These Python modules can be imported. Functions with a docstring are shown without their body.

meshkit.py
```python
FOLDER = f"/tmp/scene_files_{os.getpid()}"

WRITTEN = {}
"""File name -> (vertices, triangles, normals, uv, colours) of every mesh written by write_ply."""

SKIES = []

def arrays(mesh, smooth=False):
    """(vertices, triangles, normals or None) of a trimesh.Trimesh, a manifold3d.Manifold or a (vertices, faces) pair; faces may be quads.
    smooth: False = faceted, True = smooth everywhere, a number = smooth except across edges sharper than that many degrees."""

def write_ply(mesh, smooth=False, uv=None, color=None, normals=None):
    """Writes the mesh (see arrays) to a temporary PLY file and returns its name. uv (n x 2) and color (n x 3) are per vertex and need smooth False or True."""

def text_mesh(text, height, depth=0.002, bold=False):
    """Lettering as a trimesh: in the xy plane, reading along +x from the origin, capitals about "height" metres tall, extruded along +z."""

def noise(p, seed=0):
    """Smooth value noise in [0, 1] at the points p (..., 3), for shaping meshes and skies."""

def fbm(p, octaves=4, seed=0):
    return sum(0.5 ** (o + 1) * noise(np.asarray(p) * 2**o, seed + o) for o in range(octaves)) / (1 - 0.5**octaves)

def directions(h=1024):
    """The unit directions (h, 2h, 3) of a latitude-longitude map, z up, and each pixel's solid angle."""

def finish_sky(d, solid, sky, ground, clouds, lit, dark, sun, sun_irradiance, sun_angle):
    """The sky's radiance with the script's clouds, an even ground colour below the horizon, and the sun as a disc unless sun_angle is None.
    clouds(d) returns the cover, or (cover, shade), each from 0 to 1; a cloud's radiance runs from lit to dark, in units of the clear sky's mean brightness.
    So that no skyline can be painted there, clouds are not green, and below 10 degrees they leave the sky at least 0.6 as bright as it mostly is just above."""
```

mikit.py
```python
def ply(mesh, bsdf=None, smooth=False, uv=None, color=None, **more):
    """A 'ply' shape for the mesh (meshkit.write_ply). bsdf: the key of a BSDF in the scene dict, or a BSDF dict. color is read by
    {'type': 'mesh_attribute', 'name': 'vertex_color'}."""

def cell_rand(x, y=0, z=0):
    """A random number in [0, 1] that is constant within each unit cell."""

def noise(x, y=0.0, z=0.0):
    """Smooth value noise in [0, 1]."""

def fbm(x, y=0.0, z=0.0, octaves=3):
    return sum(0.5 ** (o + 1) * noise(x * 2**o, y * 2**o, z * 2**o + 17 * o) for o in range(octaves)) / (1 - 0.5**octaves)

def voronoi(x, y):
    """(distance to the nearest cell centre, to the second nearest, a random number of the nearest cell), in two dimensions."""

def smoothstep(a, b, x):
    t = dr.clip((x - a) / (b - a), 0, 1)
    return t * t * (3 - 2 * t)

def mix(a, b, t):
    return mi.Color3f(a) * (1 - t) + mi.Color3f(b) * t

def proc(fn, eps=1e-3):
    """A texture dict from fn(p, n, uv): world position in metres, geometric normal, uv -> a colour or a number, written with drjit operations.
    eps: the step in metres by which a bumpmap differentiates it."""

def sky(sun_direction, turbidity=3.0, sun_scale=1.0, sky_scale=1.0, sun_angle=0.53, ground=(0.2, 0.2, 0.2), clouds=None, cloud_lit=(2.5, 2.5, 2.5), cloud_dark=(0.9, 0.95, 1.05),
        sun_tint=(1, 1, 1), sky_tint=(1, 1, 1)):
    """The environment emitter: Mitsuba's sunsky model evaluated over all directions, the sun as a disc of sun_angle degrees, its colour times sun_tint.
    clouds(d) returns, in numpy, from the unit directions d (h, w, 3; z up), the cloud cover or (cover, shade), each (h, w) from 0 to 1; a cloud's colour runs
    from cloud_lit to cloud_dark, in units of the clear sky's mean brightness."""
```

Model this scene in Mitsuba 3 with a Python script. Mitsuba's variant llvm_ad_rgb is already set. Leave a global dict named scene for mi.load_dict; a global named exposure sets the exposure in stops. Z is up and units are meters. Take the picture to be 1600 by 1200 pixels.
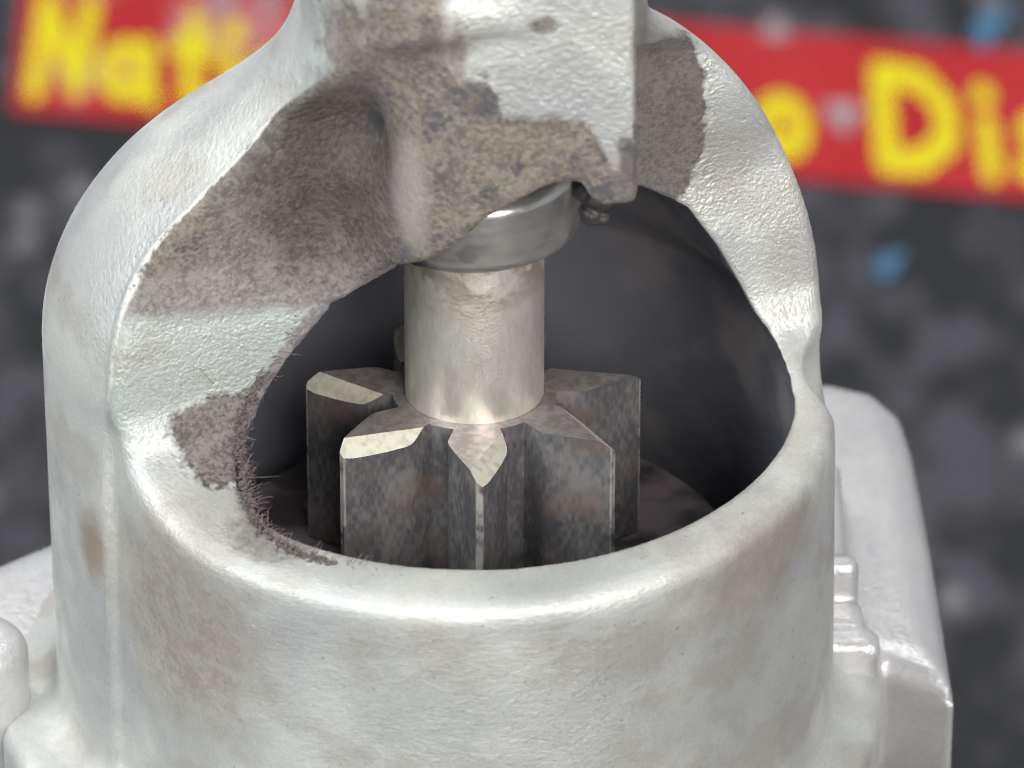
import math, random
import numpy as np, trimesh, drjit as dr, mitsuba as mi, mikit, meshkit
import manifold3d as m3
from shapely.geometry import Polygon, LineString, Point
from shapely.ops import unary_union
from shapely import affinity
T = mi.ScalarTransform4f
random.seed(7)
rng = np.random.default_rng(7)
MM = 0.001
scene, labels = {}, {}

# ------------------------------------------------------------------ camera, lamps, fill panels, exposure
PITCH, DIST = math.radians(33.6), 600.0                      # mm
TGT = np.array([6.55, 0.0, -0.3])
EYE = TGT + DIST * np.array([0, -math.cos(PITCH), math.sin(PITCH)])
scene['camera'] = {'type': 'thinlens', 'fov': 8.68, 'fov_axis': 'x', 'aperture_radius': 3.3 * MM, 'focus_distance': (DIST - 6) * MM,
                   'near_clip': 0.05, 'far_clip': 20.0,
                   'to_world': T().look_at(origin=list(EYE * MM), target=list(TGT * MM), up=[0, 0, 1])}
exposure = -0.1
ROOM = (0.56, 0.58, 0.62)
scene['room_light'] = {'type': 'constant', 'radiance': {'type': 'rgb', 'value': list(ROOM)}}

def lamp(key, pos, target, w, h, power, tint, label):
    tw = T().look_at(origin=list(pos), target=list(target), up=[0.03, 1, 0.2]).scale([w / 2, h / 2, 1])
    scene[key] = {'type': 'rectangle', 'to_world': tw, 'bsdf': {'type': 'diffuse', 'reflectance': {'type': 'rgb', 'value': [.5, .5, .5]}},
                  'emitter': {'type': 'area', 'radiance': {'type': 'rgb', 'value': [power * c for c in tint]}}}
    labels[key] = {'label': label, 'category': 'lamp'}

lamp('ceiling_lamp', (-0.45, 0.85, 1.45), (0, 0, 0), 1.5, 0.45, 8.0, (1.0, 0.99, 0.97), 'long white ceiling lamp above and behind the starter motor')
lamp('window_fill', (-1.15, -0.8, 0.95), (0, 0, 0), 0.9, 0.9, 10.5, (0.93, 0.99, 1.0), 'square cool white panel out of view, added as window light on the left')  # unseen panel added to light the fronts from the left
lamp('front_fill', (0.45, -1.3, 0.75), (0, 0, 0), 0.8, 0.6, 19.0, (1.0, 0.97, 0.93), 'square warm white panel out of view, added as front light on the right')  # unseen fill panel added to brighten surfaces facing the camera

# ------------------------------------------------------------------ helpers
def mesh_mm(m):
    v, f, _ = meshkit.arrays(m, False)
    return trimesh.Trimesh(np.asarray(v) * MM, f, process=False)

def add(key, mesh, bsdf, smooth=False, label=None, cat=None, kind=None, group=None):
    k, n = key, 1
    while k in scene:
        k = f'{key}_{n:03d}'; n += 1
    scene[k] = mikit.ply(mesh_mm(mesh), bsdf, smooth=smooth)
    d = {a: b for a, b in (('label', label), ('category', cat), ('kind', kind), ('group', group)) if b}
    if d: labels[k] = d
    return k

def smin(a, b, k):
    h = np.maximum(k - np.abs(a - b), 0) / k
    return np.minimum(a, b) - h * h * k * 0.25
def smax(a, b, k): return -smin(-a, -b, k)
def sstep(a, b, x):
    t = np.clip((x - a) / (b - a), 0, 1); return t * t * (3 - 2 * t)

def surface_nets(fn, lo, hi, h):
    ax = [np.arange(a, b + h, h, dtype=np.float32) for a, b in zip(lo, hi)]
    X, Y, Z = np.meshgrid(*ax, indexing='ij', sparse=True)
    F = np.ascontiguousarray(np.broadcast_to(fn(X, Y, Z), [len(a) for a in ax])).astype(np.float32)
    S = F < 0
    n = np.array(F.shape)
    cnt = np.zeros(n - 1, np.int8)
    corners = [(i, j, k) for i in (0, 1) for j in (0, 1) for k in (0, 1)]
    for i, j, k in corners:
        cnt += S[i:n[0] - 1 + i, j:n[1] - 1 + j, k:n[2] - 1 + k]
    act = np.argwhere((cnt > 0) & (cnt < 8))
    idx = np.full(n - 1, -1, np.int32)
    idx[tuple(act.T)] = np.arange(len(act))
    val = {c: F[act[:, 0] + c[0], act[:, 1] + c[1], act[:, 2] + c[2]] for c in corners}
    pos, w = np.zeros((len(act), 3)), np.zeros(len(act))
    for a in corners:
        for d in range(3):
            if a[d] == 0:
                b = tuple(1 if q == d else a[q] for q in range(3))
                va, vb = val[a], val[b]
                m = (va < 0) != (vb < 0)
                t = np.where(m, va / np.where(m, va - vb, 1), 0)
                p = np.tile(np.array(a, float), (len(act), 1)); p[:, d] = t
                pos += p * m[:, None]; w += m
    V = (act + pos / w[:, None]) * h + np.array(lo)
    faces = []
    for d in range(3):
        e, g = (d + 1) % 3, (d + 2) % 3
        sl = [slice(None)] * 3; sl[d] = slice(0, -1)
        s2 = [slice(None)] * 3; s2[d] = slice(1, None)
        A, B = S[tuple(sl)], S[tuple(s2)]
        q = np.argwhere(A != B)
        q = q[(q[:, e] > 0) & (q[:, g] > 0) & (q[:, e] < n[e] - 1) & (q[:, g] < n[g] - 1)]
        flip = A[tuple(q.T)]
        def cell(de, dg):
            c = q.copy(); c[:, e] -= de; c[:, g] -= dg
            return idx[tuple(c.T)]
        quad = np.stack([cell(1, 1), cell(0, 1), cell(0, 0), cell(1, 0)], 1)
        quad = np.where(flip[:, None], quad, quad[:, ::-1])
        faces.append(quad)
    Q = np.vstack(faces)
    Q = Q[(Q >= 0).all(1)]
    return trimesh.Trimesh(V, np.vstack([Q[:, [0, 1, 2]], Q[:, [0, 2, 3]]]), process=False)

def relax(m, rounds=4):
    from scipy.sparse import coo_matrix, diags
    f, n = np.asarray(m.faces), len(m.vertices)
    e = np.vstack([f[:, [0, 1]], f[:, [1, 2]], f[:, [2, 0]]])
    A = coo_matrix((np.ones(len(e), np.float32), (e[:, 0], e[:, 1])), (n, n)).tocsr()
    A = A + A.T; A.data[:] = 1
    A = diags(1 / np.asarray(A.sum(1)).ravel()) @ A
    v = np.asarray(m.vertices, float)
    for _ in range(rounds):
        v = v + .55 * (A @ v - v); v = v - .57 * (A @ v - v)
    m.vertices = v
    return m

def rough(m, amp, scale, seed=0, octaves=3):
    n = np.asarray(m.vertex_normals)
    d = meshkit.fbm(np.asarray(m.vertices) / scale, octaves, seed) - 0.5
    m.vertices = np.asarray(m.vertices) + n * (d * 2 * amp)[:, None]
    return m

def revolve(profile, n=96, c=(0, 0)):
    m = trimesh.creation.revolve(np.array(profile, float), sections=n)
    m.apply_translation([c[0], c[1], 0])
    return m

# ------------------------------------------------------------------ materials (p in metres; P = p in mm)
N, FB, SS, MIX = mikit.noise, mikit.fbm, mikit.smoothstep, mikit.mix

def blob(P, c, r, soft, wob):
    q = dr.sqrt(dr.square((P.x - c[0]) / r[0]) + dr.square((P.y - c[1]) / r[1]) + dr.square((P.z - c[2]) / r[2]))
    return 1 - SS(1 - soft, 1 + soft, q + wob)

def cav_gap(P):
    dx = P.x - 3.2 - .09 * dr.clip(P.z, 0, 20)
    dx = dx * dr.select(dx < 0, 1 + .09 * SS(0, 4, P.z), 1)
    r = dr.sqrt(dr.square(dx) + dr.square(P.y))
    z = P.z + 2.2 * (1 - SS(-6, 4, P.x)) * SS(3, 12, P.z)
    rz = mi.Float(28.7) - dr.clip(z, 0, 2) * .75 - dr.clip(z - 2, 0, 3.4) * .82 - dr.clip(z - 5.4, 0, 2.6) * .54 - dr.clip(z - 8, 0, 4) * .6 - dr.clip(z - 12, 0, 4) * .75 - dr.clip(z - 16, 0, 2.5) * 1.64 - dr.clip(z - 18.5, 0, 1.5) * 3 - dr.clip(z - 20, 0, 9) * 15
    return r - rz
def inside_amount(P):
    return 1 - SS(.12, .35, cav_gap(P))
# oily dirt on the casting
def dirt_amount(P, wob):
    w = wob * 2.2
    t = P.y * .942 - P.x * .334
    tc = mi.Float(-5.5) + dr.clip(P.z - 10, 0, 5.6) * .214 + dr.clip(P.z - 15.6, 0, 5.2) * .192 + dr.clip(P.z - 20.8, 0, 11) * .055 - dr.clip(P.z - 32.5, 0, 10) * .75
    face = 1 - SS(.2, .9, t - tc + .5 * wob)
    left = 1 - SS(0, 2, P.x)
    d = face * left * SS(-1.0, .9, P.z - 14.3 + w + .12 * (P.x + 15))                       # the swept pocket
    d = dr.maximum(d, left * (1 - SS(1.3, 2.2, cav_gap(P) + w)) * SS(5, 8, P.z) * (1 - SS(24, 26, P.z)))     # along the lip
    d = dr.maximum(d, blob(P, (-18.0, -15.5, 4.4), (4.9, 5, 3.6), .10, wob))
    d = dr.maximum(d, .75 * blob(P, (-13.5, -24, .5), (4, 4, 2), .3, wob))
    d = dr.maximum(d, .9 * blob(P, (-2.6, -11, 38.5), (6.3, 7, 6.3), .35, wob * 1.4))
    d = dr.maximum(d, .95 * blob(P, (-7.4, -10.5, 40.5), (3.3, 4.5, 5.2), .35, wob * 1.5))
    nose = SS(6, 8, -P.y) * SS(-6, -4, P.x) * SS(15, 16, P.z)
    line = mi.Float(39.6) - 3.6 * SS(4.6, 6, P.x) - 5.2 * SS(12, 16, P.x) + 5 * (1 - SS(-1, 2.4, P.x))
    d = dr.maximum(d, nose * (1 - SS(-.6, .7, P.z - line + w)))
    d = dr.maximum(d, .8 * blob(P, (2.0, -13, 42), (1.0, 5, 4), .4, wob))
    d = dr.maximum(d, .9 * blob(P, (9.2, -14, 45.2), (1.3, 3, .9), .4, wob))
    d = dr.maximum(d, SS(15, 16, P.x) * (1 - SS(-.35, .35, P.x - 23.6 + w * 1.3 + .03 * dr.square(P.z - 25.5))) * (1 - SS(.4, 1.2, t - tc)) * SS(16, 16.4, P.z) * (1 - SS(33, 35, P.z + w)))
    d = dr.maximum(d, .8 * SS(16.6, 16.9, P.x + .2 * wob) * (1 - SS(18, 18.5, P.x)) * SS(20, 22, P.z))
    return d

def cast_color(p, n, uv):
    P = p * 1000
    Q = mi.Vector3f(.8 * P.x + .36 * P.y + .48 * P.z, -.6 * P.x + .48 * P.y + .64 * P.z, -.8 * P.y + .6 * P.z)
    grain = FB(Q.x * 2.6, Q.y * 2.6, Q.z * 2.6, 2)
    wob = 0.6 * (FB(Q.x * .5, Q.y * .5, Q.z * .5, 4) - .5) + 0.22 * (grain - .5)
    big = FB(P.x * .12, P.y * .12, P.z * .12, 3)
    mid = FB(Q.x * .6 + 40, Q.y * .6, Q.z * .6, 3)
    fine = N(Q.x * 5.3, Q.y * 5.3, Q.z * 5.3)
    col = MIX((.46, .47, .45), (.56, .57, .535), SS(.3, .7, big))
    col = MIX(col, (.36, .36, .37), .55 * SS(.52, .68, FB(Q.x * .09 + 7, Q.y * .09, Q.z * .09, 4)))
    film = (1 - SS(-8, -2, P.x)) * SS(4, 6, P.z) * (1 - SS(.6, 1.4, P.y * .942 - P.x * .334 + 5.5 - dr.clip(P.z - 10, 0, 6) * .214))  # greener, darker tone on the left cut face
    col = MIX(col, (.36, .395, .365), film * .8)
    tan = .35 * SS(.48, .68, FB(P.x * .16 + 9, P.y * .16, P.z * .16, 4))
    tan = dr.maximum(tan, blob(P, (-22, -24, -9), (9, 9, 10), .6, wob) * (.45 + .45 * SS(.3, .7, .5 * mid + .5 * grain)))
    tan = dr.maximum(tan, blob(P, (27, -22, -4), (9, 9, 4.5), .5, wob) * (.3 + .6 * mid))
    tan = dr.maximum(tan, blob(P, (-30, -14, -7.5), (1.6, 2.5, 3.6), .6, wob))
    col = MIX(col, (.41, .42, .405), .55 * (1 - SS(-4, 0, P.z)) * SS(.3, .6, FB(Q.x * .2 + 4, Q.y * .2, Q.z * .2, 4)))
    col = MIX(col, (.30, .235, .185), tan * .9)
    col = col * (.92 + .16 * fine)
    t = P.y * .942 - P.x * .334
    tc = mi.Float(-5.5) + dr.clip(P.z - 10, 0, 5.6) * .214 + dr.clip(P.z - 15.6, 0, 5.2) * .192 + dr.clip(P.z - 20.8, 0, 11) * .055 - dr.clip(P.z - 32.5, 0, 10) * .75
    edge = SS(.1, .35, t - tc) * (1 - SS(.8, 1.1, t - tc)) * (1 - SS(-7, -4, P.x)) * SS(6, 9, P.z) * SS(.25, .5, grain)  # light catching the ridge, painted in as a paler strip
    pit = SS(.80, .88, N(P.x * 1.7 + 3, P.y * 1.7, P.z * 1.7)) * SS(.6, .8, grain)
    col = MIX(col, (.22, .19, .17), pit * .6)
    d = dirt_amount(P, wob)
    nose = SS(9, 11, -P.y) * SS(18, 20, P.z)
    lite = MIX((.225, .205, .198), (.20, .17, .14), nose)
    rightside = SS(14, 16, P.x); lite = MIX(lite, (.14, .127, .118), rightside)
    patch = (1 - SS(7, 9, P.z)) * (1 - SS(-6, -4, P.x)); lite = MIX(lite, (.17, .145, .138), patch)
    dark = MIX((.135, .12, .115), (.10, .086, .073), nose); dark = MIX(dark, (.095, .085, .078), rightside); dark = MIX(dark, (.075, .063, .06), patch)
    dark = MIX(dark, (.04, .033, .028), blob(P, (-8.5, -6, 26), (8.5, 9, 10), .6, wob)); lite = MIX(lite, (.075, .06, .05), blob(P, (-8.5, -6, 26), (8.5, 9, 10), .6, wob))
    dcol = MIX(dark, lite, SS(.33, .66, .3 * mid + .7 * (.6 * grain + .4 * fine) + .02))
    col = MIX(col, dcol, d)
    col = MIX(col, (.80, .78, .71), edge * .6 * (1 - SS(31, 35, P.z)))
    blk = SS(.50, .64, .6 * FB(P.x * .42 + 3, P.y * .42, P.z * .42 + 8, 3) + .4 * FB(Q.x * 2.2, Q.y * 2.2, Q.z * 2.2, 2)) * d * nose
    blk = dr.maximum(blk, blob(P, (4.2, -14, 38.4), (1.5, 4, 2.6), .4, wob))
    col = MIX(col, (.06, .058, .068), blk * SS(.38, .55, .5 * mid + .5 * grain) * .9)
    stripe = blob(P, (-2.2, -14, 28), (1.7, 4, 5.5), .5, wob)
    col = MIX(col, (.33, .28, .26), stripe * .6)
    icol = MIX(MIX((.15, .155, .18), (.085, .086, .102), SS(-12, 4, P.x)), (.15, .135, .14), SS(.4, .65, FB(P.x * .15 + 2, P.y * .15, P.z * .15, 4)) * SS(8, 26, P.x))  # inside grime colour, left side lightened to offset the deep shade
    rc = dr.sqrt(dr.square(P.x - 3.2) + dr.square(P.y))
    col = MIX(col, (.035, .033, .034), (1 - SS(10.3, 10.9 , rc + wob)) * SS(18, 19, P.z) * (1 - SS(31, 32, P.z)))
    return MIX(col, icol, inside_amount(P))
def cast_rough(p, n, uv):
    P = p * 1000
    d = dr.maximum(dirt_amount(P, 0.5 * (FB(P.x * .45, P.y * .45, P.z * .45, 3) - .5)), inside_amount(P))
    return .54 + .2 * d
def cast_bump(p, n, uv):
    P = p * 1000
    W = P
    P = mi.Vector3f(.8 * P.x + .36 * P.y + .48 * P.z, -.6 * P.x + .48 * P.y + .64 * P.z, -.8 * P.y + .6 * P.z)
    grit = dr.maximum(SS(14, 15, W.z) * (1 - SS(24, 25, W.x)) * SS(-30, -24, W.x), blob(W, (-18, -15.5, 4.4), (5, 5, 3.7), .1, 0))
    return (.36 + .5 * grit) * N(P.x * 2.9, P.y * 2.9, P.z * 2.9) + (.5 + .3 * grit) * N(P.x * 5.6, P.y * 5.6, P.z * 5.6 + 7) + .07 * N(P.x * 1.3 + 5, P.y * 1.3, P.z * 1.3)

def pbr(color, rough_=.4, metallic=.0, bump=None, bscale=0, eps=3e-5, **kw):
    b = {'type': 'principled', 'base_color': color if isinstance(color, dict) else {'type': 'rgb', 'value': list(color)},
         'roughness': rough_, 'metallic': metallic, **kw}
    if bump: b = {'type': 'bumpmap', 'tex': mikit.proc(bump, eps=eps), 'scale': bscale, 'bsdf': b}
    return {'type': 'twosided', 'bsdf': b}

def cast_metallic(p, n, uv):
    P = p * 1000
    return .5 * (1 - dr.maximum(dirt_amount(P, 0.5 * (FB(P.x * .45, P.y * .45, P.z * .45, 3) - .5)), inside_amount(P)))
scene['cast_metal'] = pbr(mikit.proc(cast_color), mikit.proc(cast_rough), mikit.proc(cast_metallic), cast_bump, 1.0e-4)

def flange_color(p, n, uv):
    P = p * 1000
    return MIX((.44, .44, .45), (.54, .53, .52), FB(P.x * .15, P.y * .15, P.z * .15, 3)) * (.95 + .1 * N(P.x * 3, P.y * 3, P.z * 3))
scene['flange_metal'] = pbr(mikit.proc(flange_color), .38, .55, cast_bump, 1.0e-4)

def steel_color(p, n, uv):
    P = p * 1000
    streak = .6 * FB(P.x * .9, P.y * .9, P.z * .25, 3) + .4 * FB(P.x * 3.3 + P.z * .4, P.y * 3.3, P.z * .9, 3)
    col = MIX((.74, .69, .60), (.86, .82, .73), SS(.3, .7, streak))
    col = MIX(col, (.44, .36, .28), .75 * SS(8, 14, P.z) * SS(.42, .6, FB(P.x * .45, P.y * .45, P.z * .45 + 3, 4)))
    spot = SS(.58, .70, FB(P.x * .8, P.y * .8, P.z * .55, 4)) * SS(7, 14, P.z)
    return MIX(col, (.84, .80, .68), spot)
def steel_bump(p, n, uv):
    P = p * 1000
    return .6 * FB(P.x * 1.2, P.y * 1.2, P.z * 1.2, 3) * SS(8, 13, P.z) + .12 * N(P.x * 5, P.y * 5, P.z * 5)
scene['shaft_steel'] = pbr(mikit.proc(steel_color), .31, .75, steel_bump, 1.5e-4)

def gear_color(p, n, uv):
    P = p * 1000
    a = .6 * FB(P.x * .35, P.y * .35, P.z * .2, 3) + .4 * FB(P.x * 3.1, P.y * 3.1, P.z * 1.2, 2)
    col = MIX((.10, .098, .108), (.22, .21, .205), SS(.34, .70, a))
    rust = SS(.50, .68, FB(P.x * .3 + 21, P.y * .3, P.z * .3, 4))
    col = MIX(col, (.20, .145, .12), rust * .45)
    r = dr.sqrt(dr.square(P.x - 3.2) + dr.square(P.y - (P.z + 1) * .0875))
    col = MIX(col, (.42, .40, .37), SS(15.12, 15.25, r) * SS(.3, .6, FB(P.z * .8, P.x, P.y, 3)))
    top = SS(.85, .96, n.z)
    scuff = FB(P.x * 1.7, P.y * 1.7, P.z, 4)
    col = MIX(col, MIX((.22, .195, .19), (.30, .265, .255), SS(.35, .65, scuff)), top)
    worn = SS(.45, .6, n.z) * (1 - SS(.85, .95, n.z))
    return MIX(col, MIX((.56, .54, .43), (.70, .68, .55), SS(.3, .6, scuff)), worn)
def gear_bump(p, n, uv):
    P = p * 1000
    return .6 * FB(P.x * 1.4, P.y * 1.4, P.z * 1.1, 3)
scene['gear_steel'] = pbr(mikit.proc(gear_color), .38, .45, gear_bump, 1.2e-4)
scene['worn_steel'] = pbr((.78, .74, .60), .35, .5, gear_bump, 1.0e-4)

def bush_color(p, n, uv):
    P = p * 1000
    ring = .35 * FB(P.z * 1.6, P.x * .15, P.y * .15, 2) + .65 * FB(P.x * .5, P.y * .5, P.z * .7, 3)
    col = MIX((.36, .355, .345), (.48, .46, .43), SS(.3, .7, ring))
    grime = SS(.45, .65, FB(P.x * .35, P.y * .35, P.z * .5, 4)) * (1 - SS(-4, 8, P.x))
    grime = dr.maximum(grime, 1 - SS(-3, 2.5, P.x + 5 * (FB(P.x * .5, P.y * .5, P.z * .8, 3) - .5)))
    return MIX(col, (.05, .046, .045), grime * .9)
scene['bush_steel'] = pbr(mikit.proc(bush_color), .3, .8, gear_bump, .6e-4)

def grease_color(p, n, uv):
    P = p * 1000
    return MIX((.022, .021, .022), (.05, .043, .04), N(P.x * 1.5, P.y * 1.5, P.z * 1.5))
scene['grease'] = pbr(mikit.proc(grease_color), .45, 0, specular=.35)
def grime_color(p, n, uv):
    P = p * 1000
    return MIX((.06, .05, .055), (.27, .225, .235), SS(.3, .6, FB(P.x * .22, P.y * .22, P.z * .22, 4)))
scene['grime'] = pbr(mikit.proc(grime_color), .6, .2, gear_bump, 1.5e-4)
scene['lint_fibre'] = pbr((.15, .115, .115), .7, 0)
scene['crumb_dirt'] = pbr((.10, .08, .075), .7, 0)
scene['body_paint'] = pbr((.05, .05, .052), .4, 0)

def bench_color(p, n, uv):
    P = p * 1000
    a = FB(P.x * .13, P.y * .08, 0, 5)
    col = MIX((.004, .0045, .006), (.038, .037, .045), SS(.36, .68, a))
    v = mikit.voronoi(P.x * .085, P.y * .05)
    return MIX(col, (.15, .145, .155), (1 - SS(.08, .26, v[0])) * SS(.70, .8, v[2]) * .7)
scene['bench_top'] = pbr(mikit.proc(bench_color), .6, 0, specular=.4)
def red_color(p, n, uv):
    P = p * 1000
    col = MIX((.30, .006, .009), (.36, .022, .026), FB(P.x * .06, P.y * .04, 0, 3))
    return MIX(col, (.36, .17, .17), SS(.60, .75, FB(P.x * .05 + 31, P.y * .035, 2, 4)) * .7)
scene['red_print'] = pbr(mikit.proc(red_color), .6, 0, specular=.2)
scene['yellow_print'] = pbr((.54, .46, .006), .6, 0, specular=.2)
scene['white_fleck'] = pbr((.27, .19, .20), .5, 0)
scene['blue_fleck'] = pbr((.04, .13, .23), .5, 0)

# ------------------------------------------------------------------ bench, printed banner
BZ = -200.0
top = trimesh.creation.box([3000, 3000, 30]); top.apply_translation([0, 400, BZ - 15])
add('workbench', top, 'bench_top', label='dark speckled worktop under the starter motor', kind='structure')

# banner: own frame at its place on the bench: s runs along the text, t up the letters
BO = np.array([-70.8, 376.0]); BANG = math.radians(-9.3)
def stroke(pts, w): return LineString(pts).buffer(w, quad_segs=8)
def ring_(cx, cy, rx, ry, w):
    a = np.linspace(0, 2 * np.pi, 40)
    return LineString(np.stack([cx + rx * np.cos(a), cy + ry * np.sin(a)], 1)).buffer(w)
W = .115
GLYPH = {
    'N': (.80, lambda: unary_union([stroke([(.1, 0), (.14, .98)], W), stroke([(.14, .98), (.6, .08)], W), stroke([(.6, .08), (.66, .98)], W)])),
    'a': (.78, lambda: unary_union([ring_(.30, .30, .21, .23, W), stroke([(.53, .55), (.55, .12), (.62, .02)], W)])),
    't': (.52, lambda: unary_union([stroke([(.22, .9), (.2, .12), (.36, .02)], W), stroke([(0, .6), (.42, .6)], W * .9)])),
    'i': (.34, lambda: unary_union([stroke([(.1, 0), (.1, .5)], W), Point(.1, .82).buffer(W * 1.15)])),
    'o': (.74, lambda: ring_(.28, .30, .21, .24, W)),
    'n': (.70, lambda: stroke([(.1, 0), (.1, .55), (.3, .6), (.5, .45), (.5, 0)], W)),
    'l': (.34, lambda: stroke([(.1, 0), (.1, .95)], W)),
    'A': (.86, lambda: unary_union([stroke([(.05, 0), (.35, .98), (.65, 0)], W), stroke([(.18, .34), (.54, .34)], W * .8)])),
    'u': (.72, lambda: stroke([(.1, .55), (.1, .15), (.28, .02), (.48, .15), (.5, .55), (.5, 0)], W)),
    'D': (1.02, lambda: unary_union([stroke([(.10, .98), (.08, .02), (.48, .04), (.82, .3), (.82, .66), (.55, .94), (.10, .98)], W * 1.15)])),
    's': (.60, lambda: stroke([(.45, .52), (.25, .6), (.1, .47), (.2, .32), (.42, .22), (.42, .06), (.22, 0), (.02, .08)], W)),
}
def on_bench(poly, z0, thick, ox, oy, sx, sy, rot=BANG):
    g = affinity.affine_transform(poly, [sx, 0, 0, sy, ox, oy])
    g = affinity.affine_transform(g, [math.cos(rot), 0, math.sin(rot), 1, 0, 0])
    g = affinity.translate(g, BO[0], BO[1])
    ms = [trimesh.creation.extrude_polygon(q, thick, engine='earcut') for q in getattr(g, 'geoms', [g])]
    m = trimesh.util.concatenate(ms); m.apply_translation([0, 0, BZ + z0])
    return m
BH = 40.6
strip = Polygon([(2.4, 0), (330, 0), (330, BH), (2.0, BH)]).buffer(1.0)
add('printed_banner', on_bench(strip, .2, .4, 0, 0, 1, 1), 'red_print', label='red strip with yellow lettering printed on the dark worktop', cat='banner')
CW, CH = 13.0, 27.0
for ch, s_ in zip('NationalAutoDis', (3.4, 14.6, 26.0, 33.6, 38, 47, 56, 65.5, 76, 87, 97, 116.2, 134.2, 149.6, 155.8)):
    adv, g = GLYPH[ch]
    add('printed_banner__letter', on_bench(g(), .605, .25, s_, 5.0, CW, CH), 'yellow_print', smooth=False)

def fleck(u_, v_, rx, ry, mat, key, lab, cat, z=.9, rot=0.0):
    a = np.linspace(0, 2 * np.pi, 18, endpoint=False)
    rr = 1 + .25 * np.sin(3 * a + u_) + .12 * np.sin(5 * a + v_)
    p = affinity.rotate(Polygon(np.stack([rx * rr * np.cos(a), ry * rr * np.sin(a)], 1)), rot, origin=(0, 0))
    p = affinity.translate(p, u_, v_)
    m = trimesh.creation.extrude_polygon(p, .3, engine='earcut'); m.apply_translation([0, 0, BZ + z])
    add(key, m, mat, label=lab, cat=cat)

# ------------------------------------------------------------------ the casting (drive end housing), one skin
C = 3.2                                                       # x of the shaft axis
CUT = [(-70, 0), (-20, 0), (-16, .2), (-11.4, 1.6), (-7.9, 3.4), (-6.0, 6.4), (-5.5, 10), (-5, 12.9), (-4.3, 15.6), (-3.6, 18.1), (-3.3, 20.8), (-3.3, 26), (-2.9, 29.5), (-2.7, 31.5),
       (-4, 34), (-7.5, 38), (-10, 42), (-15, 44.5), (-30, 46), (-70, 46)]   # in the plane across the cut: t, z
ZB_X = np.array([-20, -2.6, .3, 4.3, 8, 10, 12.4, 13.2, 14.2, 18.5])
ZB_Z = np.array([19.6, 19.6, 21.4, 25.7, 28.1, 29.2, 29.4, 27.8, 27.0, 27.4])

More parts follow.
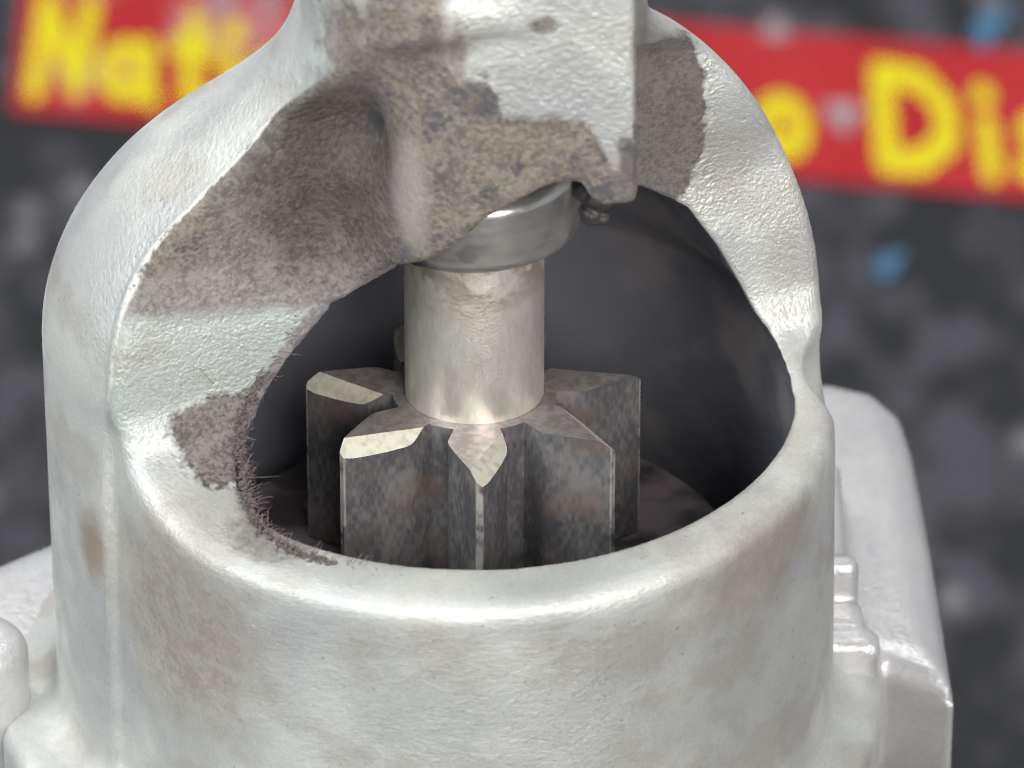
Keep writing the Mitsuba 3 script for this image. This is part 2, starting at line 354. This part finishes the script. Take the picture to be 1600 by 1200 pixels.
from scipy.ndimage import map_coordinates
def sd2(poly, A, B):
    import shapely
    pa, pb = np.broadcast_arrays(A, B)
    shp = pa.shape
    dd = shapely.distance(poly.exterior, shapely.points(pa.ravel(), pb.ravel()))
    ins = shapely.contains_xy(poly, pa.ravel(), pb.ravel())
    return np.where(ins, -dd, dd).reshape(shp).astype(np.float32)
from scipy.ndimage import gaussian_filter
ta, za = np.arange(-60, 60.1, .15), np.arange(-50, 55.1, .15)
CUT_SD = gaussian_filter(sd2(Polygon(CUT), ta[:, None], za[None, :]), 4)
def cut_sd(X, Y, Z):
    t = (-.334 * X + .942 * Y)
    ti, zi = np.broadcast_arrays((t + 60) / .15, (Z + 50) / .15)
    return map_coordinates(CUT_SD, [ti, zi], order=1, mode='nearest')

CAV_Z = np.array([-60, 0, 2, 5.4, 8, 12, 16, 18.5, 20, 20.6, 60])
CAV_R = np.array([28.7, 28.7, 27.2, 24.4, 23, 20.6, 17.6, 13.5, 9, 0, -60])
def cavity(X, Y, Z):
    dx = X - C - .09 * np.clip(Z, 0, 20)
    rc = np.sqrt((dx * np.where(dx < 0, 1 + .09 * sstep(0, 4, Z), 1)) ** 2 + Y * Y)
    zz = Z + 2.2 * sstep(4, -6, X) * sstep(3, 12, Z)
    return np.maximum((rc - np.interp(zz, CAV_Z, CAV_R).astype(np.float32)) * .75, -(Z + 30))

def casting(X, Y, Z):
    r0 = np.sqrt(X * X + Y * Y)
    rc = np.sqrt((X - C) ** 2 + Y * Y)
    # plain barrel, and the proud post on the left
    barrel = np.sqrt((X - 2.2) ** 2 + (Y + 2) ** 2) + 0.02 * Z - 33.0
    el = np.sqrt((X / 35.0) ** 2 + (Y / (26.0 + 2.8 * (1 - sstep(-5, 6, Z)))) ** 2)
    post = smax((el - 1) * 29, 1.0 * (X + 28.5) - 0.1 * (Y + 15), .9)
    post = smax(post, -(Z + 33), 4)
    side = smin(barrel, post, 1.3)
    side = smax(side, Z - 5, .5)
    # dome, low on the left and tall on the right, flaring into the nose
    H = 27.3 + 9.4 * sstep(-8, 24, X)
    q = np.sqrt((X / 35.0) ** 2 + (Y / 26.0) ** 2 + (np.maximum(Z - 5.3, 0) / H) ** 2)
    dome = smax((q - 1) * 27.0, -(Z - 3), .3)
    d = np.minimum(side, dome)
    nose = smax(rc - 14.9, np.abs(Z - 23) - 24.0, 1.5)
    d = smin(d, nose, 2.5 + 9 * sstep(6, -8, X))
    # the cut for the ring gear
    d = smax(d, -cut_sd(X, Y, Z), .8 + 1.3 * (1 - sstep(2, 7, Z)))
    bite = np.sqrt((X - 37.3) ** 2 + (Y - 1) ** 2 + (Z + .5) ** 2) - 5.0
    d = smax(d, -bite, 1.6)
    d = d - .34 * np.exp(-((cut_sd(X, Y, Z) - .35) / .55) ** 2) * sstep(4, -4, X) * sstep(3, 8, Z)  # raised bead added along the ridge so it catches light
    cav = cavity(X, Y, Z)
    # the flat block and the rounded front of the nose
    qx, qy = np.abs(X - 9.35) - 7.65 - .02 * (38 - Z), np.abs(Y + 3) - 11.2
    block = smax(smax(qx, qy, .8), np.abs(Z - 23) - 26.2, 1.0)
    boss = smin(smax(nose, smax(rc - 13.7, Z - 45.6, 1.0), 1.0), block, .6)
    boss = smax(boss, -(X + 4.6) + .25 * (Y + 9), 5.0)
    zb = np.interp(X, ZB_X, ZB_Z).astype(np.float32)
    boss = smax(boss, (zb - Z) * .8, .9)
    d = smax(d, -cav, .5)
    d = smin(d, boss, 1.2 + 8.0 * sstep(5, -5, X) * (1 - .62 * sstep(25, 32, Z)))
    d = smax(d, -np.maximum(rc - 10.0, Z - 23.5 - 7.0 * sstep(-1, 5, X)), .4)
    d = np.maximum(d, -np.maximum(cav + .3, Z - 18))
    # base ring
    ring = smax(r0 - 40.4, np.abs(Z + 38.5) - 6.5, 2.0)
    ring = np.maximum(ring, 29.0 - rc)
    return smin(d, ring, 3.0)

HS = 0.36
cm = surface_nets(casting, (-42.5, -42.5, -46), (42.5, 42, 51), HS)
rough(relax(cm, 6), .03, 2.4, 3, 2)
labels['starter_motor'] = {'label': 'worn silver starter motor standing nose up with its pinion showing through the open side', 'category': 'starter motor'}
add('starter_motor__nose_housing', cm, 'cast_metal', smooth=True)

# ------------------------------------------------------------------ mounting flange, body
def poly_sdf2(X, Y, poly):
    """signed distance to a convex-ish polygon on a sparse grid"""
    px, py = np.broadcast_arrays(X[..., 0], Y[..., 0])
    import shapely
    pts = shapely.points(px.ravel(), py.ravel())
    dd = shapely.distance(poly.exterior, pts)
    ins = shapely.contains_xy(poly, px.ravel(), py.ravel())
    return np.where(ins, -dd, dd).reshape(px.shape)[..., None].astype(np.float32)
ear = Polygon([(28, 49), (35, 48.8), (39, 47), (41.4, 43), (42.3, 37.4), (43.4, 27), (44.3, 17), (45.4, 4.5), (46, -2), (40, 1.5), (30, 4), (0, 8),
               (-28, 8), (-44, -3), (-56, -3), (-58, 4), (-46, 13), (-35, 21.5), (-20, 34), (0, 44)]).buffer(1.5).buffer(-1.5)
ear = Polygon([(6.55 + (a - 6.55) * (1 + (b * .833 + 17.7) / 600), b + .6) for a, b in ear.exterior.coords])
def flange(X, Y, Z):
    d2 = poly_sdf2(X, Y, ear)
    d = smax(d2, np.abs(Z + 41) - 9.0, 3.4)
    for x1, y0, y1, zt in ((37.6, 7, 27, -26.8), (38.4, 6.0, 8.4, -24.2), (38.8, 2.0, 5.6, -27.6), (40.2, -.5, 2.6, -28.6)):
        b = smax(smax(np.abs(X - x1 + 5) - 5, np.abs(Y - (y0 + y1) / 2) - (y1 - y0) / 2, .8), np.abs(Z - (zt - 8)) - 8, 1.2)
        d = smin(d, b, .8)
    lug = smax(np.sqrt((X + 41.9) ** 2 + (Y + 4) ** 2) - 4.6, np.abs(Z + 37) - 12, 2.2)
    d = smin(d, lug, 1.5)
    d = np.maximum(d, -(np.sqrt((X - C) ** 2 + Y * Y) - 30.5))
    return d
fm = surface_nets(flange, (-60, -12, -52), (49, 52, -20), .5)
rough(relax(fm, 6), .03, 2.5, 5, 2)
add('starter_motor__mounting_flange', fm, 'flange_metal', smooth=True)
body = revolve([(0, BZ + .3), (34, BZ + .3), (36.5, BZ + 3), (36.5, -46), (0, -46)], 96)
add('starter_motor__motor_body', body, 'body_paint', smooth=35)

# ------------------------------------------------------------------ shaft, bush, clutch, pinion (pushed slightly out of true in the worn bush)
LEAN = trimesh.transformations.rotation_matrix(math.radians(-5.0), [1, 0, 0], [C, 0, -1])
def lean(m):
    m.apply_transform(LEAN); return m
add('starter_motor__clutch_plate', lean(revolve([(0, -22), (23.0, -22), (23.4, -21.5), (23.4, -18), (22.9, -17.5), (0, -17.5)], 128, (C, 0))), 'grime', smooth=35)
add('starter_motor__shaft', lean(revolve([(0, -16), (6.2, -16), (6.2, 22), (0, 22)], 128, (C, 0))), 'shaft_steel', smooth=35)
bush = revolve([(6.25, 15.7), (8.6, 15.3), (9.1, 15.7), (9.35, 16.6), (9.35, 20.8), (9.0, 21.5), (8.3, 21.9), (8.0, 21.7), (7.6, 27.5), (6.25, 27.5)], 128, (C, 0))
bush.apply_transform(trimesh.transformations.rotation_matrix(math.radians(-1.5), [0, 1, 0], [C, 0, 18]))
add('starter_motor__bush', lean(bush), 'bush_steel', smooth=35)

NT, RT, RR = 7, 15.3, 7.3
def tooth_profile():
    pts = []
    ts = np.linspace(0, 1, 20)
    half = lambda s: float(np.interp(RR - 1.2 + (RT - RR + 1.2) * s, [6.1, 7.4, 8.4, 9.2, 9.7, 11.5, 13.2, 14.6, 15.3], [1.95, 2.1, 2.4, 2.62, 2.6, 1.98, 1.3, .7, .24]))
    for s in ts: pts.append((RR - 1.2 + (RT - RR + 1.2) * s, -half(s)))
    for s in ts[::-1]: pts.append((RR - 1.2 + (RT - RR + 1.2) * s, half(s)))
    return pts
def man_to_tri(m):
    a = m.to_mesh(); return trimesh.Trimesh(a.vert_properties[:, :3], a.tri_verts, process=False)
PH = 16.3
cs = m3.CrossSection([tooth_profile()])
tooth0 = m3.Manifold.extrude(cs, PH).translate([0, 0, -PH])
hubm = m3.Manifold.cylinder(PH - .02, RR, RR, 96).translate([0, 0, -PH + .01]) - m3.Manifold.cylinder(PH + 2, 6.25, 6.25, 96).translate([0, 0, -PH - 1])
def rotz(m, a): return m.rotate([0, 0, math.degrees(a)])
hub = add('starter_motor__pinion_gear', lean(man_to_tri(hubm.translate([C, 0, -1]))), 'gear_steel', smooth=35)
for k in range(NT):
    a = -math.pi / 2 + math.radians(2.0) + k * 2 * math.pi / NT
    nrm = np.array([.28, .60, .75]); nrm /= np.linalg.norm(nrm)
    p0 = np.array([12.0, 0.25, 0.0])
    lead = tooth0.trim_by_plane((-nrm).tolist(), float(-(nrm @ p0)))
    tip = np.array([.75, .0, .66]); tip /= np.linalg.norm(tip)
    lead = lead.trim_by_plane((-tip).tolist(), float(-(tip @ np.array([15.0, 0, 0.0]))))
    lead = lead - m3.Manifold.cylinder(PH + 2, RR - .15, RR - .15, 96).translate([0, 0, -PH - 1])
    face = None
    add(hub + '__tooth', lean(man_to_tri(rotz(lead, a).translate([C, 0, -1]))), 'gear_steel', smooth=28)

# ------------------------------------------------------------------ paint flecks on the worktop
for u_, v_, rx, ry, mat, lab in ((80.2, 398.5, 2.0, 6.0, 'blue_fleck', 'long blue paint fleck on the upper edge of the red banner'),
                            (61.6, 330.5, 1.6, 3.6, 'blue_fleck', 'small blue paint fleck on the bare worktop below the red banner'),
                            (47.3, 397.9, 1.9, 3.4, 'white_fleck', 'round white fleck near the top edge of the red banner right of the nose'),
                            (56.6, 372.6, 2.6, 4.2, 'white_fleck', 'pale smudge between the letters o and D on the red banner'),
                            (-38.5, 407.3, 2.2, 3.4, 'white_fleck', 'pale fleck above the letter t on the red banner'),
                            (-30.8, 407.3, 2.0, 3.0, 'white_fleck', 'pale fleck above the letter i on the red banner')):
    fleck(u_, v_, rx, ry, mat, 'paint_fleck', lab, 'paint fleck', rot=-20 if mat == 'blue_fleck' else 0)

# ------------------------------------------------------------------ grease, lint caught on the lip of the opening
parts = []
for c, r in (((13.4, -9.5, 23.6), 1.1), ((13.9, -9.2, 24.9), 1.3), ((12.8, -8.6, 25.6), 1.2), ((13.3, -8.0, 26.8), 1.2), ((12.3, -7.5, 27.2), 1.0), ((14.3, -9.8, 23.3), .6)):
    b = trimesh.creation.icosphere(3, r); b.apply_translation(c); parts.append(b)
gm = m3.Manifold.batch_boolean([m3.Manifold(m3.Mesh(np.asarray(b.vertices, np.float32), np.asarray(b.faces, np.uint32))) for b in parts], m3.OpType.Add).refine_to_length(.3)
gm = man_to_tri(gm); gm.merge_vertices(); trimesh.smoothing.filter_taubin(gm, iterations=8); rough(gm, .18, .7, 11, 2)
add('starter_motor__grease_clump', gm, 'grease', smooth=True, label='black clump of grease beside the steel bush')

LIP = np.array([(-11.5, -9.3, 14.0), (-12.7, -10.0, 12.0), (-13.7, -11.1, 9.9), (-15.5, -12.2, 7.3), (-16.5, -13.0, 5.5), (-16.7, -16.0, 3.5), (-16.3, -19.5, 1.9), (-15.4, -22.1, .7), (-13.7, -24.6, .05), (-11.5, -26.6, .0), (-8.2, -28.0, .0), (-4.4, -28.8, .0)])
def hair(p0, p1, bend, r):
    n = 5; t = np.linspace(0, 1, n)[:, None]
    c = p0 * (1 - t) ** 2 + 2 * t * (1 - t) * ((p0 + p1) / 2 + bend) + t * t * p1
    d = np.gradient(c, axis=0); d /= np.linalg.norm(d, axis=1, keepdims=True)
    a = np.cross(d, [.3, .2, .93]); a /= np.linalg.norm(a, axis=1, keepdims=True); b = np.cross(d, a)
    rr = r * (1 - .7 * t)
    ring = np.stack([c + rr * (a * math.cos(q) + b * math.sin(q)) for q in (0, 2.094, 4.189)], 1).reshape(-1, 3)
    f = []
    for k in range(n - 1):
        for q in range(3):
            i0, i1 = 3 * k + q, 3 * k + (q + 1) % 3
            f += [(i0, i1, i1 + 3), (i0, i1 + 3, i0 + 3)]
    return ring, np.array(f)
V, Fc, off = [], [], 0
seg = np.linalg.norm(np.diff(LIP, axis=0), axis=1); cum = np.r_[0, np.cumsum(seg)]
def lip_at(sv): return np.array([np.interp(sv, cum, LIP[:, q]) for q in range(3)])
for k in range(430):
    sv = rng.uniform(0, cum[-1]); dens = np.interp(sv / cum[-1], [0, .25, .45, .65, .8, 1], [.15, .5, 1, .7, .35, .15])
    if rng.uniform() > dens: continue
    p = lip_at(sv) + rng.normal(0, .28, 3)
    out = np.array([C - p[0], -p[1], 0.0]); out /= np.linalg.norm(out)
    dirv = .7 * out + np.array([0, -.45, .35]) + rng.normal(0, .55, 3); dirv /= np.linalg.norm(dirv)
    L = rng.uniform(.5, 1.5) if k % 40 else rng.uniform(2.2, 4.2)
    v, f = hair(p - .35 * out, p + dirv * L, rng.normal(0, .4, 3), rng.uniform(.035, .06))
    V.append(v); Fc.append(f + off); off += len(v)
for p, q in (((-19.2, -14.0, 9.0), (-20.4, -15.2, 11.3)), ((-20.4, -15.2, 11.3), (-19.4, -15.6, 11.6))):
    v, f = hair(np.array(p), np.array(q), np.array([.1, -.2, 0]), .06); V.append(v); Fc.append(f + off); off += len(v)
add('starter_motor__lint', (np.vstack(V), np.vstack(Fc)), 'lint_fibre', smooth=True, label='dark fuzzy lint on the lower left lip of the opening', kind='stuff')
V, Fc, off = [], [], 0
ico = trimesh.creation.icosphere(1, 1.0)
for k in range(420):
    sv = rng.uniform(.2, .88) * cum[-1]
    p = lip_at(sv); out = np.array([C - p[0], -p[1], 0.0]); out /= np.linalg.norm(out)
    p = p - out * abs(rng.normal(0, .35)) + np.array([0, -.15, .05]) + rng.normal(0, .15, 3)
    v = ico.vertices * (1 + .35 * rng.normal(0, 1, (len(ico.vertices), 1))) * rng.uniform(.08, .22) * rng.uniform(.6, 1.2, 3) + p
    V.append(v); Fc.append(ico.faces + off); off += len(v)
add('starter_motor__crumbs', (np.vstack(V), np.vstack(Fc)), 'crumb_dirt', smooth=False, label='brown crumbs of dirt along the lower left lip of the opening', kind='stuff')
